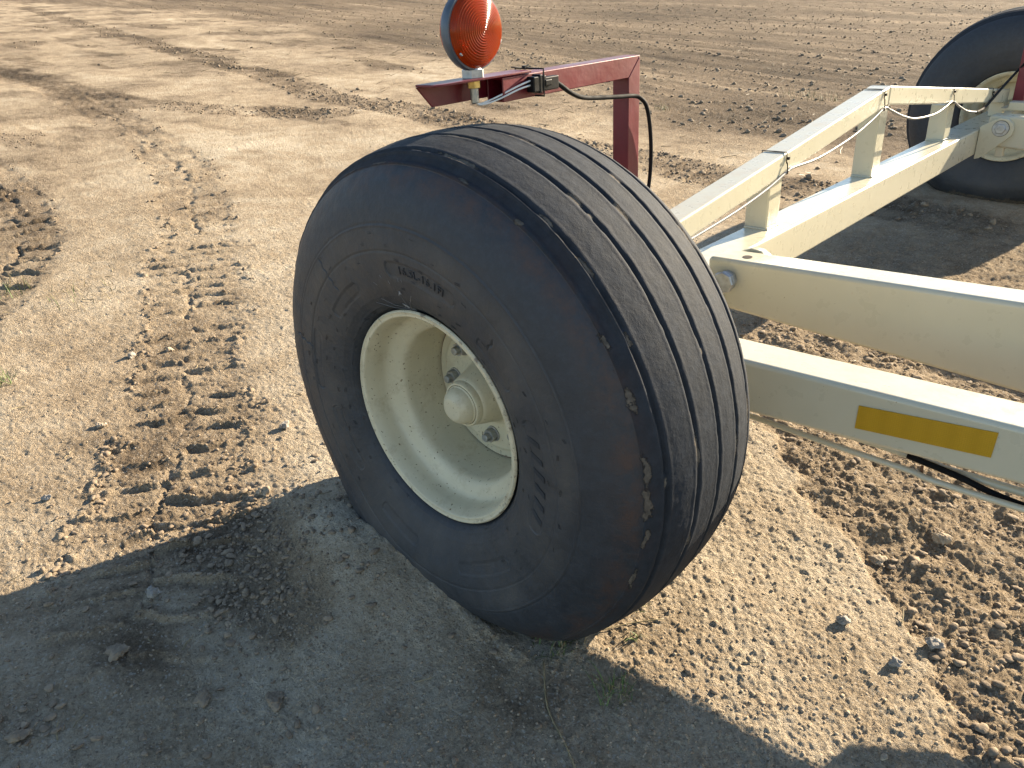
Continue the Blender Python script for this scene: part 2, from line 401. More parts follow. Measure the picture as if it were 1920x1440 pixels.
MG = mat_ground(); CREAM = mat_cream(); RIM = mat_rim(); RUB = mat_tyre()
RED = simple('red_paint', (.118, .0045, .0125), .42, 0, .05, .18, 12, .0006, 70)
ZINC = simple('zinc_plating', (.38, .40, .42), .42, .85, 0, .25, 60)
STEELDIRTY = simple('galvanised_nut', (.33, .33, .31), .48, .7, 0, .3, 90)
BRASS = simple('yellow_zinc', (.52, .38, .14), .4, .7, 0, .3, 80)
BLACK = simple('black_plastic', (.0065, .007, .0085), .42, 0, 0, .3, 60)
CABLE = simple('black_cable_jacket', (.005, .0055, .007), .8, 0, 0, .3, 60)
GREYC = simple('grey_cable_jacket', (.17, .165, .16), .45, 0, 0, .2, 60)
WHITEW = simple('white_wire', (.62, .62, .60), .45, 0, 0, .1, 60)
SHELL = simple('lamp_shell_grey', (.055, .075, .10), .42, 0, .1, .25, 40)
DARKHOLE = simple('tube_inside', (.02, .012, .010), .9, 0, 0, .2, 40)
RUST = simple('rusty_edge', (.16, .075, .035), .85, 0, 0, .4, 60)
def mat_lens(name, c, e):
    M = Mat(name); M.col(c); M.rough(.16); M.b.inputs['Transmission Weight'].default_value = .55; M.b.inputs['IOR'].default_value = 1.3
    M.b.inputs['Coat Weight'].default_value = .0; M.b.inputs['Specular IOR Level'].default_value = .3
    M.b.inputs['Subsurface Weight'].default_value = 0.0
    return M.m
AMBER = mat_lens('amber_lens', (.41, .050, .004), .0); REDL = mat_lens('red_lens', (.75, .02, .012), .0)
def mat_reflector():
    M = Mat('amber_reflective_tape'); v = M.n('ShaderNodeTexVoronoi'); v.inputs['Scale'].default_value = 260; v.inputs['Randomness'].default_value = .15
    M.l(M.co.outputs['Object'], v.inputs['Vector'])
    M.col(M.ramp(v.outputs['Distance'], [(.2, (.46, .265, .006)), (.7, (.40, .225, .005))])); M.rough(.35); M.b.inputs['Coat Weight'].default_value = .3
    M.bump(v.outputs['Distance'], .0008, .6); return M.m
TAPE = mat_reflector()

# ------------------------------------------------------------------ the field (structure)
def build_ground():
    cx, cy = 1.0, -.9
    a = np.concatenate([np.linspace(-160, 78, 90, endpoint=False), np.linspace(78, 196, 980, endpoint=False), np.linspace(196, 200, 3, endpoint=False)])
    a = np.radians(a); na = len(a)
    r = [0.0004]
    while r[-1] < 900:
        q = r[-1]; r.append(q + (0.05 if q < .55 else q*.0033 if q < 5 else q*.0065 if q < 15 else q*.014 if q < 60 else q*.06))
    r = np.array(r); nr = len(r)
    X = cx + np.outer(np.cos(a), r); Y = cy + np.outer(np.sin(a), r)
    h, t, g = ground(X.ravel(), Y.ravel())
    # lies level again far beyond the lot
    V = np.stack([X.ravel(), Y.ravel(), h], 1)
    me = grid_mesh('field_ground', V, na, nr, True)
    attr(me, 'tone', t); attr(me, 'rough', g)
    me.polygons.foreach_set('use_smooth', np.ones(len(me.polygons), bool))
    o = link('ground', me, MG); tag(o, 'dry tan dirt lot with tyre tracks and crumbled soil', None, None, 'structure')
    return o
build_ground()

# ------------------------------------------------------------------ trailer root
TY = AXL/2
trailer = empty('trailer', None, (0, TY, 0))
tag(trailer, 'cream painted farm trailer with two ribbed tyres, trussed axle and red lamp bracket', 'trailer')
frame_off = Vector((0, -TY, HUB))       # parts are modelled with the near hub as origin
def part(name, me, mats, parent=None, bev=None, smooth=None, seg=3):
    o = link(name, me, mats, parent if parent else trailer, smooth)
    if parent is None: o.location = frame_off
    if bev: bevel(o, bev, seg)
    return o

# ------------------------------------------------------------------ wheel
SIDE = [(-.160, .2195), (-.1695, .2300), (-.1850, .2420), (-.2005, .272), (-.2095, .315), (-.212, .350), (-.2115, .376), (-.2085, .400), (-.2005, .432), (-.187, .462), (-.172, .4835), (-.161, .4945)]
CROWN = [(-.161, .4945), (-.150, .5060), (-.139, .5130), (-.118, .5190), (-.094, .5240), (-.07, .5275), (-.035, .5302), (0, .531)]
def tyre_profile():
    s = catmull(SIDE, 14); c = catmull(CROWN, 3)
    # resample the crown densely
    cl = np.concatenate([[0], np.cumsum(np.linalg.norm(np.diff(c, axis=0), axis=1))]); k = np.linspace(0, cl[-1], 78)
    c = np.stack([np.interp(k, cl, c[:, 0]), np.interp(k, cl, c[:, 1])], 1)
    half = np.vstack([s[:-1], c]); other = half[::-1][1:]*[-1, 1]
    return np.vstack([half, other])
PROF = tyre_profile()
def side_y(r):
    s = catmull(SIDE, 14); return float(np.interp(r, s[:, 1], s[:, 0]))
GROOVES = [-.132, -.060, .004, .067, .125]
def rr_box(u, v, cu, cv, hu, hv, rad):
    dx = np.abs(u-cu)-hu+rad; dy = np.abs(v-cv)-hv+rad
    return np.hypot(np.clip(dx, 0, None), np.clip(dy, 0, None)) + np.minimum(np.maximum(dx, dy), 0) - rad
# (centre angle, centre radius, half arc in deg, half height, depth)
# dried mud lumps: groove index (-1 the shoulder edge), angle, half length in degrees, half width
MUD = [(0, 80, 8, .0065), (0, 57, 2.5, .005), (0, 46, 3, .006), (0, 32, 1.8, .006), (0, 5, 1.5, .005), (1, 88, 7, .0065), (1, 58, 2.6, .007), (1, 54, 1., .005), (1, 8, 4.5, .006), (1, -12, 3, .006), (2, 78, 6, .0045), (2, 52, 3.2, .007), (2, 24, 1, .004),
       (3, 60, 2.2, .005), (3, 2, 5, .005), (4, 4, 9, .005), (4, 44, 4, .004), (-1, 60, 1.3, .005), (-1, 33, 2, .004), (-1, 22, 3, .008), (-1, 8, 5, .006), (-1, 1, 5, .009), (-1, -7, 3, .006), (-1, -18, 4, .005), (-1, 100, 3, .0035), (-1, 112, 4, .0035), (-1, 75, 2, .003)]
BOXES = [(81, .3185, 16.5, .0155, .0012), (0, .310, 21.5, .0175, .0012), (131, .2955, 12, .0125, .0010), (170, .335, 13, .0120, .0010), (205, .302, 15, .0130, .0009), (249, .306, 12, .012, .0009), (300, .312, 15, .0125, .0008), (42, .292, 10, .0100, .0008)]
def build_tyre(parent):
    na = 1512; a = np.linspace(0, 2*np.pi, na, endpoint=False); P = PROF; npz = len(P)
    T = np.gradient(P, axis=0); T /= np.linalg.norm(T, axis=1)[:, None]; N = np.stack([-T[:, 1], T[:, 0]], 1)
    N *= np.sign((N*(P-[0, .33])).sum(1))[:, None]
    A, Yp = np.meshgrid(a, P[:, 0], indexing='ij'); _, Rp = np.meshgrid(a, P[:, 1], indexing='ij')
    d = np.zeros_like(A); deg = np.degrees(A)
    # unrolled coordinates for noise that closes round the wheel
    arc = np.concatenate([[0], np.cumsum(np.linalg.norm(np.diff(P, axis=0), axis=1))])
    uu = ((A - 1.5*np.pi) % (2*np.pi))*.5; vv = np.broadcast_to(arc[None, :], A.shape)     # seam at the foot
    nz = lambda sc, n, s: fbm(uu, vv, sc, n, s)
    d += .0006*nz(7, 3, 201) + .00030*nz(40, 3, 205)
    tread = Rp > .4935; outer = (Yp < -.05)
    mud = np.zeros_like(A)
    for i, gy in enumerate(GROOVES):
        wv = gy + .0007*np.sin(A*9+i) + .0007*nz(18, 2, 210+i)
        q = np.abs(Yp-wv); g = (1-sst(.0022, .0046+.0010*nz(30, 2, 214+i), q))*tread
        fill = np.zeros_like(A)
        for gi, ca, hd, hw_ in MUD:
            if gi == i: fill = np.maximum(fill, np.exp(-(((deg-ca+180) % 360-180)/hd)**4))
        d -= .0060*g*(1-.75*fill)
        wide = (1-sst(.004, .012+.006*nz(20, 2, 230+i), q))*tread
        mud = np.maximum(mud, wide*(.10 + .20*fill))
        d += .0006*np.exp(-((q-.009)/.003)**2)*tread
    for gi, ca, hd, hw_ in MUD:
        gy = GROOVES[gi] if gi >= 0 else -.1585
        da = (deg-ca+180) % 360-180
        e = np.exp(-(da/hd)**4 - ((Yp-gy+.003*nz(20, 2, 290))/hw_)**2)
        mud = np.maximum(mud, .92*e)
    # thin sipe next to the inner shoulder
    d -= .004*(1-sst(.001, .003, np.abs(np.abs(Yp)-.148)))*tread*(Yp > 0)
    # worn shoulder: a ledge between the outer groove and the shoulder edge
    led = sst(.1375, .1425, -Yp)*(1-sst(.1545, .1585, -Yp))*tread*outer
    up = sst(27, 36, deg)*(1-sst(118, 140, deg)) + .6*np.exp(-((deg-250)/40.)**2)
    d -= .0058*led*np.clip(up*1.15, 0, 1)
    d += .0018*np.exp(-((Yp+.1605)/.003)**2)*tread*(1+.8*nz(25, 2, 240))
    # side wall rings and moulded panels
    sw = outer & (Rp < .49)
    for rr, amp, wd in ((.397, .0014, .0016), (.4005, -.0012, .0015), (.3515, -.0022, .0012), (.2445, .0008, .0015), (.262, .0005, .002)):
        d += amp*np.exp(-((Rp-rr)/wd)**2)*sw
    d += .0016*sst(.399, .394, Rp)*0
    panel = np.zeros_like(A)
    for ca, cr, ha, hv, dep in BOXES:
        da = (deg-ca+180) % 360 - 180; u = np.radians(da)*cr
        s = rr_box(u, Rp, 0, cr, math.radians(ha)*cr, hv, hv*.9)
        d -= sw*(1.6*dep*(1-sst(-.0016, .0004, s)))
        d += sw*.0006*np.exp(-((s-.0012)/.0010)**2)
        d -= sw*.0030*np.exp(-((s+.0006)/.0010)**2)*sst(-.5, .3, nz(9, 2, 262)+.15)*((Rp < cr) | (np.abs(da) > ha*.9))
        panel = np.maximum(panel, sw*(1-sst(-.002, 0, s)))
    # radial cuts and mould seams
    for ca, r0, r1 in ((131, .318, .392), (166, .350, .415), (47, .30, .33)):
        da = ((deg-ca+180) % 360-180); u = np.radians(da)*Rp + .002*np.sin(Rp*300)
        d -= sw*.0042*np.exp(-(u/.0015)**2)*sst(r0-.004, r0+.004, Rp)*(1-sst(r1-.006, r1+.004, Rp))
    R2 = Rp + d*N[None, :, 1]; Y2 = Yp + d*N[None, :, 0]
    X = R2*np.cos(A); Z = R2*np.sin(A)
    # sunk and flattened foot with a small bulge
    k = np.clip(-Z-.405, 0, None); s = sst(0, .10, k)
    Z = Z + k*.30
    Y2 = Y2*(1 + .095*np.exp(-((Z+.37)/.085)**2)*(Z < -.12))
    V = np.stack([X, Y2, Z], -1).reshape(-1, 3)
    me = grid_mesh('tyre', V, na, npz, True)
    if True:
        # outward normals
        bm = None
    dust = np.clip((sst(.43, .34, Rp)*.75 + .10)*(~tread) + .16*tread + .25*sst(.30, .42, -Z)*1.0, 0, 1)
    dust = np.maximum(dust, .95*sst(.12, .40, -Z+.05*nz(9, 3, 255))*(Rp > .47)*(Yp > -.17))
    dust = np.where(sw & (Rp < .40), np.clip((.60*sst(.225, .275, Rp) + .10)*(1-.55*sst(.37, .40, Rp+.012*nz(6, 3, 253))) + .28*nz(5, 3, 251), 0, 1), dust*.55)
    foot = sst(.365, .435, -Z + .02*nz(12, 3, 260))*(Rp > .42)
    mud = np.maximum(mud, foot*(.62 + .30*sst(-.185, -.15, Yp)))
    edge = np.exp(-((Yp+.163)/.008)**2)*outer
    mud = np.maximum(mud, edge*(.25 + .22*sst(.05, .6, nz(6, 3, 270))))
    streak = sst(.45, .8, nz(8, 3, 280))*sst(-.185, -.165, Yp)*(1-sst(-.15, -.135, Yp))*.40
    mud = np.maximum(mud, streak)
    sh = np.exp(-((Rp-.478)/.022)**2)*outer
    attr(me, 'tread', (tread*1.0).ravel()); attr(me, 'dust', dust.ravel()); attr(me, 'mud', mud.ravel()); attr(me, 'shoulder', sh.ravel())
    me.flip_normals() if _flip(me) else None
    me.polygons.foreach_set('use_smooth', np.ones(len(me.polygons), bool))
    return link('tyre', me, RUB, parent)
def _flip(me):
    p = me.polygons[len(me.polygons)//2]
    c = Vector(p.center); return Vector((c.x, 0, c.z)).dot(p.normal) < 0
def ring_text(txt, size, r0, a_mid, off, thick, track=1.0, italic=0.0):
    cu = bpy.data.curves.new('t', 'FONT'); cu.body = txt; cu.size = size; cu.extrude = thick; cu.align_x = 'CENTER'; cu.align_y = 'CENTER'; cu.shear = italic
    cu.space_character = track; cu.resolution_u = 3
    to = bpy.data.objects.new('t', cu); C.objects.link(to)
    me = bpy.data.meshes.new_from_object(to.evaluated_get(bpy.context.evaluated_depsgraph_get()))
    bpy.data.objects.remove(to); bpy.data.curves.remove(cu)
    bm = bmesh.new(); bm.from_mesh(me)
    bmesh.ops.remove_doubles(bm, verts=bm.verts, dist=1e-6)
    for v in bm.verts:
        r = r0 + v.co.y; ang = math.radians(a_mid) - v.co.x/r0
        v.co = Vector((r*math.cos(ang), side_y(r) - off - v.co.z, r*math.sin(ang)))
    bmesh.ops.recalc_face_normals(bm, faces=bm.faces)
    bm.to_mesh(me); bm.free(); return me
def build_wheel(detail=True):
    w_ = empty('wheel', trailer, (0, -TY, HUB))
    ty = build_tyre(w_)
    # raised lettering of the side wall
    bars = []
    for i, ad in enumerate(np.linspace(14, -15, 6)):      # bold slanted strokes of the long side panel
        q = []
        for (du, dv) in ((-.013, -.013), (-.002, -.013), (.010, .013), (-.001, .013)):
            for o_ in (0,): q.append((du, dv))
        v = []
        for off in (-.0002, .00015):
            for du, dv in q:
                r = .310+dv; an = math.radians(ad)-du/.31; v.append((r*math.cos(an), side_y(r)-off+.0008, r*math.sin(an)))
        bars.append(hexa(v))
    for q in (ring_text('16.5L-16.1FI', .0215, .3185, 80.5, -.0006, .0007, 1.12),):
        link('lettering', q, RUB, w_)
    for q in bars: link('lettering', q, RUB, w_)
    # rubber whiskers left by the mould
    bm = bmesh.new(); rnd = random.Random(5)
    for rr, n in ((.241, 44), (.262, 40), (.283, 36), (.304, 30), (.334, 36), (.362, 34), (.385, 22)):
        for k in range(n):
            if rnd.random() < .45: continue
            an = 2*math.pi*(k+rnd.uniform(-.12, .12))/n; L = rnd.uniform(.007, .013); r = rr+rnd.uniform(-.003, .003)
            dirr = rnd.choice((1, 1, 1, -1)); tw = rnd.uniform(-.35, .35)
            for s_ in ((0, .0028) if rnd.random() < .45 else (0,)):
                pts = []
                for t in (0, .5, 1):
                    aa = an + dirr*L*t*math.cos(tw)/r; r2 = r + s_ + L*t*math.sin(tw)
                    pts.append((r2*math.cos(aa), side_y(r2)-.0008-.0012*t, r2*math.sin(aa)))
                tube_bm(bm, pts, .00036, 4)
    me = bpy.data.meshes.new('whiskers'); bm.to_mesh(me); bm.free()
    wh = link('whiskers', me, BLACK, w_); wh['kind'] = 'stuff'
    # rim: one revolved shell, outer dish towards -y
    prof = [(-.1765, .2290), (-.1795, .2275), (-.1805, .2255), (-.1790, .2222), (-.1778, .2195), (-.1785, .2178), (-.1778, .2160), (-.1740, .2140), (-.1680, .2118), (-.161, .2090), (-.150, .2075), (-.138, .2060), (-.1300, .2040), (-.1255, .2010), (-.1215, .1950), (-.1170, .1860), (-.1125, .1780), (-.1080, .1725), (-.102, .1690), (-.092, .1672), (-.05, .1665), (-.002, .1665),
            (.05, .1665), (.085, .168), (.100, .176), (.112, .192), (.125, .203), (.150, .206), (.165, .209), (.173, .217), (.1785, .2255), (.1765, .2290),
            (.170, .2265), (.160, .2140), (.12, .2090), (.107, .199), (.095, .179), (.085, .173), (.0, .1715), (-.10, .1735), (-.111, .1830), (-.120, .200), (-.127, .2085), (-.155, .2125), (-.1655, .2165), (-.1700, .2245)]
    me = lathe(prof, 160, 'y', True)
    co = np.empty(len(me.vertices)*3, np.float32); me.vertices.foreach_get('co', co); co = co.reshape(-1, 3)
    rr = np.hypot(co[:, 0], co[:, 2]); attr(me, 'lip', np.clip((rr-.214)/.012, 0, 1))
    rim = link('rim', me, RIM, w_, 50)
    disc = [(-.001, .1640), (-.0045, .1625), (-.0055, .158), (-.0055, .149), (-.0075, .1445), (-.0105, .141), (-.0115, .137), (-.0115, .055), (.0, .055), (.0, .1640)]
    link('disc', lathe(disc, 128, 'y', True), RIM, w_, 35)
    gap = lathe([(.0015, .1668), (-.0025, .1655), (-.0005, .1635), (.003, .1640)], 128, 'y', True)
    link('weld_seam', gap, RUST, w_, 60)
    hub = [(-.0115, .080), (-.0165, .078), (-.0185, .0715), (-.024, .0665), (-.045, .0615), (-.074, .0535), (-.0805, .0515), (-.083, .0490), (-.0875, .0490), (-.0955, .0482), (-.0975, .0468), (-.0975, .0435), (-.092, .0425), (-.088, .030), (.0, .03), (.0, .08)]
    link('hub', lathe(hub, 96, 'y', True), RIM, w_, 35)
    cap = [(-.090, .0425), (-.0985, .0418), (-.1005, .0398), (-.105, .0388), (-.113, .0355), (-.1195, .0300), (-.1235, .0247), (-.1245, .0235), (-.1250, .0215), (-.1245, .012), (-.1245, 0)]
    link('hub_cap', lathe(cap, 72, 'y'), RIM, w_, 28)
    # nuts on their studs
    nut0 = None
    hexp = [(.0155*math.cos(R_(60*i+13)), .0155*math.sin(R_(60*i+13))) for i in range(6)]
    nm = prism(hexp, 'y', -.0275, -.0125)
    bmx = bmesh.new(); bmx.from_mesh(nm)
    bmx.from_mesh(lathe([(-.0118, .0185), (-.0140, .0180), (-.0145, .0150), (-.0118, .0150)], 32, 'y', True))
    bmx.from_mesh(lathe([(-.0275, .0085), (-.039, .0085), (-.0405, .0072), (-.0405, 0)], 20, 'y'))
    for k in range(5):
        bmx.from_mesh(lathe([(-.029-.002*k, .0090), (-.0298-.002*k, .0082), (-.0302-.002*k, .0082), (-.0306-.002*k, .0090)], 20, 'y', True))
    bmx.to_mesh(nm); bmx.free()
    for i in range(8):
        an = R_(134+45*i)
        o = bpy.data.objects.new('lug_nut', nm); C.objects.link(o); o.parent = w_
        o.location = (.1085*math.cos(an), 0, .1085*math.sin(an)); o.rotation_euler = (0, random.Random(i).uniform(0, 1), 0)
    nm.materials.append(STEELDIRTY); nm.polygons.foreach_set('use_smooth', np.zeros(len(nm.polygons), bool))
    return w_
wheel = build_wheel()
def copy_tree(o, parent):
    c = o.copy(); C.objects.link(c); c.parent = parent
    for ch in o.children: copy_tree(ch, c)
    return c
far_wheel = copy_tree(wheel, trailer)
far_wheel.location = (0, AXL-TY, HUB); far_wheel.rotation_euler = (0, 0, math.pi)

# ------------------------------------------------------------------ axle truss
AX0, AX1, AZ0, AZ1 = -.070, .050, -.070, .050
axle = part('axle_beam', box(AX0, AX1, .16, AXL-.16, AZ0, AZ1), CREAM, None, .009, seg=4)
part('spindle', lathe([(.0, .04), (.18, .05)], 32, 'y'), CREAM, axle, smooth=40)
part('spindle', lathe([(AXL-.18, .05), (AXL, .04)], 32, 'y'), CREAM, axle, smooth=40)
SL = .1235; PK = AXL/2-.09
zt = lambda y: .3825 - SL*abs(y-PK)
def chord(y0, y1):
    th = .064
    a0, a1 = (y0, y1)
    return prism([(a0, zt(a0)-th), (a1, zt(a1)-th), (a1, zt(a1)), (a0, zt(a0))], 'x', -.020, .051)
part('top_chord', chord(.42, PK-.0015), CREAM, None, .007)
part('top_chord', chord(PK+.0015, 3.62), CREAM, None, .007)
for yc in (1.235, 2.056, 2.874):
    u_ = part('upright', prism([(-.0690, yc-.040), (.0045, yc-.040), (.0045, yc+.040), (-.0690, yc+.040)], 'z', AZ1+.001, zt(yc)-.066), CREAM, None, .005)
    bm = bmesh.new()
    rr_ = random.Random(int(yc*100))
    for e0, e1 in (((-.067, yc-.042), (.0045, yc-.042)), ((.0065, yc-.040), (.0065, yc+.040))):
        pts = [np.array([e0[0]+(e1[0]-e0[0])*t, e0[1]+(e1[1]-e0[1])*t, AZ1+.002]) for t in np.linspace(0, 1, 14)]
        tube_bm(bm, pts, [.0035+.0012*rr_.random() for _ in pts], 7)
    me = bpy.data.meshes.new('weld'); bm.to_mesh(me); bm.free(); part('weld', me, CREAM, u_, smooth=80)
for yy in (.40, 3.60):
    part('end_gusset', box(-.018, .047, yy-.02, yy+.02, AZ1+.001, zt(yy)-.04), CREAM, None, .003)

# ------------------------------------------------------------------ drawbar beams
def slot_hole(o, x, y, z, r):
    l_ = part('bolt_hole', lathe([(z+.0006, r), (z-.0040+.0046, r*.2), (z+.0006, 0)], 28, 'z', center=(x, y, 0)), DARKHOLE, o)
    return l_
def beam(name, x0, x1, yf0, yf1, w0, w1, zt0, zt1, h0, h1, bev=.011):
    c8 = [(x0, yf0, zt0-h0), (x1, yf1, zt1-h1), (x1, yf1+w1, zt1-h1), (x0, yf0+w0, zt0-h0), (x0, yf0, zt0), (x1, yf1, zt1), (x1, yf1+w1, zt1), (x0, yf0+w0, zt0)]
    return part(name, hexa(c8), CREAM, None, bev, seg=4)
XE = 2.3
up = beam('drawbar_beam', .062, XE, .752, .752+.066*(XE-.06)/.75, .094, .11, .0965, .0965+.006*(XE-.06), .130, .352, .012)
slot_hole(up, .150, .800, .0975, .0125)
slot_hole(up, 1.4, .9, .1040, .0125)
pin = part('pivot_pin', lathe([(.752, .0), (.752, .026), (.738, .0265), (.735, .024), (.731, .030), (.722, .030), (.719, .027), (.719, 0)], 8, 'y', center=(.125, 0, .045)), ZINC, up, smooth=25)
lug = [(.052, .062), (.10, .090), (.13, .103), (.160, .100), (.183, .082), (.192, .055), (.186, .028), (.165, .005), (.10, -.058), (.072, -.082), (.052, -.088)]
part('lug_plate', prism(lug, 'y', .855, .880), CREAM, axle, .003)
part('lug_plate', prism(lug, 'y', 3.199, 3.224), CREAM, axle, .003)
fb = beam('drawbar_beam', .075, XE, 3.228, 3.228-.066*(XE-.06)/.75, .094, .10, .108, .108+.006*(XE-.06), .135, .28, .012)
fp = part('pivot_pin', join_me('pin', [lathe([(3.199, .0), (3.199, .034), (3.194, .034), (3.194, 0)], 28, 'y', center=(.138, 0, .057)), lathe([(3.194, .024), (3.186, .024), (3.184, .021), (3.184, 0)], 6, 'y', center=(.138, 0, .057))]), ZINC, fb, smooth=25)
part('pin_washer', lathe([(3.1985, .036), (3.1975, .036), (3.1975, .030), (3.1985, .030)], 32, 'y', True, (.138, 0, .057)), BLACK, fb)
part('stop_block', box(.128, .160, 3.232, 3.262, -.075, -.03), CREAM, fb, .003)
lo = beam('lower_beam', .0515, XE, .332, .332+.050*(XE-.05)/.5*.99, .108, .115, .0375, -.008, .1275, .084, .011)
tq = lambda x, z: (x, .332+.099*(x-.0515)-.0022, z)
rf = []
for x, z in ((.595, -.0085-.012), (.868, -.0005-.006), (.866, -.0615), (.592, -.0735)): pass
def front_quad(pts, t=.0012):
    v = [(x, .332+.099*(x-.0515)-.0008, z) for x, z in pts] + [(x, .332+.099*(x-.0515)-.0008-t, z) for x, z in pts]
    return hexa(v)
REFL = [(.616, -.0085), (.850, .0035), (.848, -.0490), (.615, -.0595)]
part('reflector_strip', front_quad(REFL), TAPE, lo)
part('crossbar', box(.054, .075, .332+.11, .750, -.04, .02), CREAM, axle, .004)
# A frame braces that run to the hitch (beyond the right edge of the frame)
def bar(p, q, w_, h_):
    p = Vector(p); q = Vector(q); d = (q-p).normalized(); s = Vector((-d.y, d.x, 0)).normalized()*w_/2; z = Vector((0, 0, h_/2))
    return hexa([p-s-z, q-s-z, q+s-z, p+s-z, p-s+z, q-s+z, q+s+z, p+s+z])
part('hitch_brace', bar((1.02, .93, -.10), (2.4, 2.0, -.10), .075, .08), CREAM, None, .006)
part('hitch_brace', bar((1.02, 3.14, -.10), (2.4, 2.09, -.10), .075, .08), CREAM, None, .006)
# rods and hoses slung below the lower beam
part('brake_pipe', tube(catmull([(.10, .432, -.130), (.39, .430, -.1345), (.56, .431, -.1405), (.71, .433, -.1430), (.92, .44, -.1500), (2.2, .55, -.17)], 6), .0065, 12), CREAM, lo, smooth=179)
part('conduit_pipe', tube(catmull([(.30, .465, -.128), (.62, .475, -.131), (.75, .478, -.1400), (.90, .485, -.1430), (2.2, .58, -.16)], 6), .0085, 12), CREAM, lo, smooth=179)
part('brake_hose', tube(catmull([(.70, .462, -.128), (.79, .460, -.1370), (.905, .462, -.1560), (1.2, .48, -.178), (2.2, .58, -.19)], 6), .0065, 10), CABLE, lo, smooth=179)
part('hose_clip', tube([(.735, .44, -.128), (.737, .44, -.150)], .003, 8), RUST, lo)

# ------------------------------------------------------------------ red lamp bracket
def tube_hollow_y(x0, x1, y0, z0, z1, miter_y, dep=.06, th=.004):
    """square tube along y, open at y0, mitred at the other end"""
    bm = bmesh.new()
    o4 = [(x0, z0), (x1, z0), (x1, z1), (x0, z1)]; i4 = [(x0+th, z0+th), (x1-th, z0+th), (x1-th, z1-th), (x0+th, z1-th)]
    far = {z0: miter_y-(x1-x0), z1: miter_y}
    A = [bm.verts.new((x, y0, z)) for x, z in o4]; B = [bm.verts.new((x, far[z], z)) for x, z in o4]
    D = [bm.verts.new((x, y0, z)) for x, z in i4]; E = [bm.verts.new((x, y0+dep, z)) for x, z in i4]
    for k in range(4):
        k2 = (k+1) % 4
        bm.faces.new((A[k], A[k2], B[k2], B[k])); bm.faces.new((A[k2], A[k], D[k], D[k2])); bm.faces.new((D[k], D[k2], E[k2], E[k]))
    bm.faces.new(B); bm.faces.new(E)
    bmesh.ops.recalc_face_normals(bm, faces=bm.faces)
    me = bpy.data.meshes.new('tube'); bm.to_mesh(me); bm.free(); return me
BX0, BX1 = -.0520, -.0085
bracket = empty('light_bracket', trailer, frame_off)
part('arm', tube_hollow_y(BX0, BX1, .088, .5635, .607, .5300), RED, bracket, .0025)
part('post', prism([(.4865, .0505), (.5300, .0505), (.5300, .6065), (.4865, .5630)], 'x', BX0, BX1), RED, bracket, .0025)
an_pts_top = [(BX0-.004, -.083), (BX0-.004, .165), (BX1+.004, .165), (BX1+.004, -.062), (BX1-.004, -.078)]
part('angle_plate', prism(an_pts_top, 'z', .6085, .6125), RED, bracket, .001)
part('angle_web', prism([(-.083, .6080), (.165, .6080), (.165, .571), (-.050, .571)], 'x', BX0-.005, BX0-.001), RED, bracket, .001)
part('base_plate', box(BX0-.01, BX1+.03, .47, .545, .0505, .058), RED, bracket, .001)
# far bracket, only its post in the picture
fbr = empty('light_bracket', trailer, frame_off)
part('post', box(.079, .125, 3.57, 3.612, .112, .62), RED, fbr, .0025)
part('arm', box(.079, .125, 3.613, 4.0, .579, .62), RED, fbr, .0025)
part('base_plate', box(.060, .150, 3.45, 3.62, .100, .111), CREAM, fbr, .002)
part('base_block', box(.105, .19, 3.40, 3.46, .1085, .146), CREAM, fbr, .004)

# marker lamp
LY, LZ, LX = .034, .691, -.030
lampE = empty('marker_light', trailer, frame_off)
shell = [(-.005, .0585), (-.006, .0640), (-.002, .0665), (.010, .0670), (.0145, .0655), (.0150, .0600), (.010, .057), (-.003, .057)]
part('housing', lathe(shell, 72, 'x', True, (LX, LY, LZ)), SHELL, lampE, smooth=40)
refl = [(.006, .058), (.002, .050), (-.001, .03), (-.002, 0)]
part('reflector_bowl', lathe(refl, 48, 'x', False, (LX, LY, LZ)), simple('bowl_silver', (.75, .75, .74), .25, .8, 0, .05), lampE, smooth=60)
bulb = [(-.001, .006), (.008, .006), (.012, .008), (.017, .007), (.020, .004), (.021, 0)]
part('bulb', lathe(bulb, 20, 'x', False, (LX, LY, LZ)), simple('bulb_glass', (.85, .8, .7), .1, 0, 0, .02), lampE, smooth=60)
def lens_prof(sgn):
    p = []
    for r in np.concatenate([np.linspace(.0625, .0585, 3), np.linspace(.0575, .0, 96)]):
        x = .0145 + .0105*math.sqrt(max(0, 1-(r/.0640)**2)) + (.0040 if r < .0585 else 0) + .0095*(1-(r/.06)**2)
        if r < .0545: x += .0010*abs(((r/.0042) % 1)*2-1)
        p.append((sgn*x if sgn > 0 else .009-x, r))
    inner = [(q if sgn > 0 else .009-q, r) for q, r in [(.0145+.0085*math.sqrt(max(0, 1-(r/.061)**2)), r) for r in np.linspace(0, .0605, 24)]]
    return p + inner[0:]
part('amber_lens', lathe(lens_prof(1), 96, 'x', False, (LX, LY, LZ)), AMBER, lampE, smooth=179)
part('red_lens', lathe(lens_prof(-1), 72, 'x', False, (LX, LY, LZ)), REDL, lampE, smooth=179)
for da in (218, 338, 98):
    y = LY+.0565*math.cos(R_(da)); z = LZ+.0565*math.sin(R_(da))
    part('screw', lathe([(.0205, .0036), (.0232, .0034), (.0240, .0022), (.0236, 0)], 14, 'x', False, (LX, y, z)), ZINC, lampE, smooth=40)
part('stem', join_me('stem', [prism([(LX+.0215*math.cos(R_(60*i+10)), LY+.0215*math.sin(R_(60*i+10))) for i in range(6)], 'z', .6130, .6265), lathe([(.6265, .017), (.632, .0155), (.632, 0)], 24, 'z', False, (LX, LY, 0))]), ZINC, lampE, smooth=30)
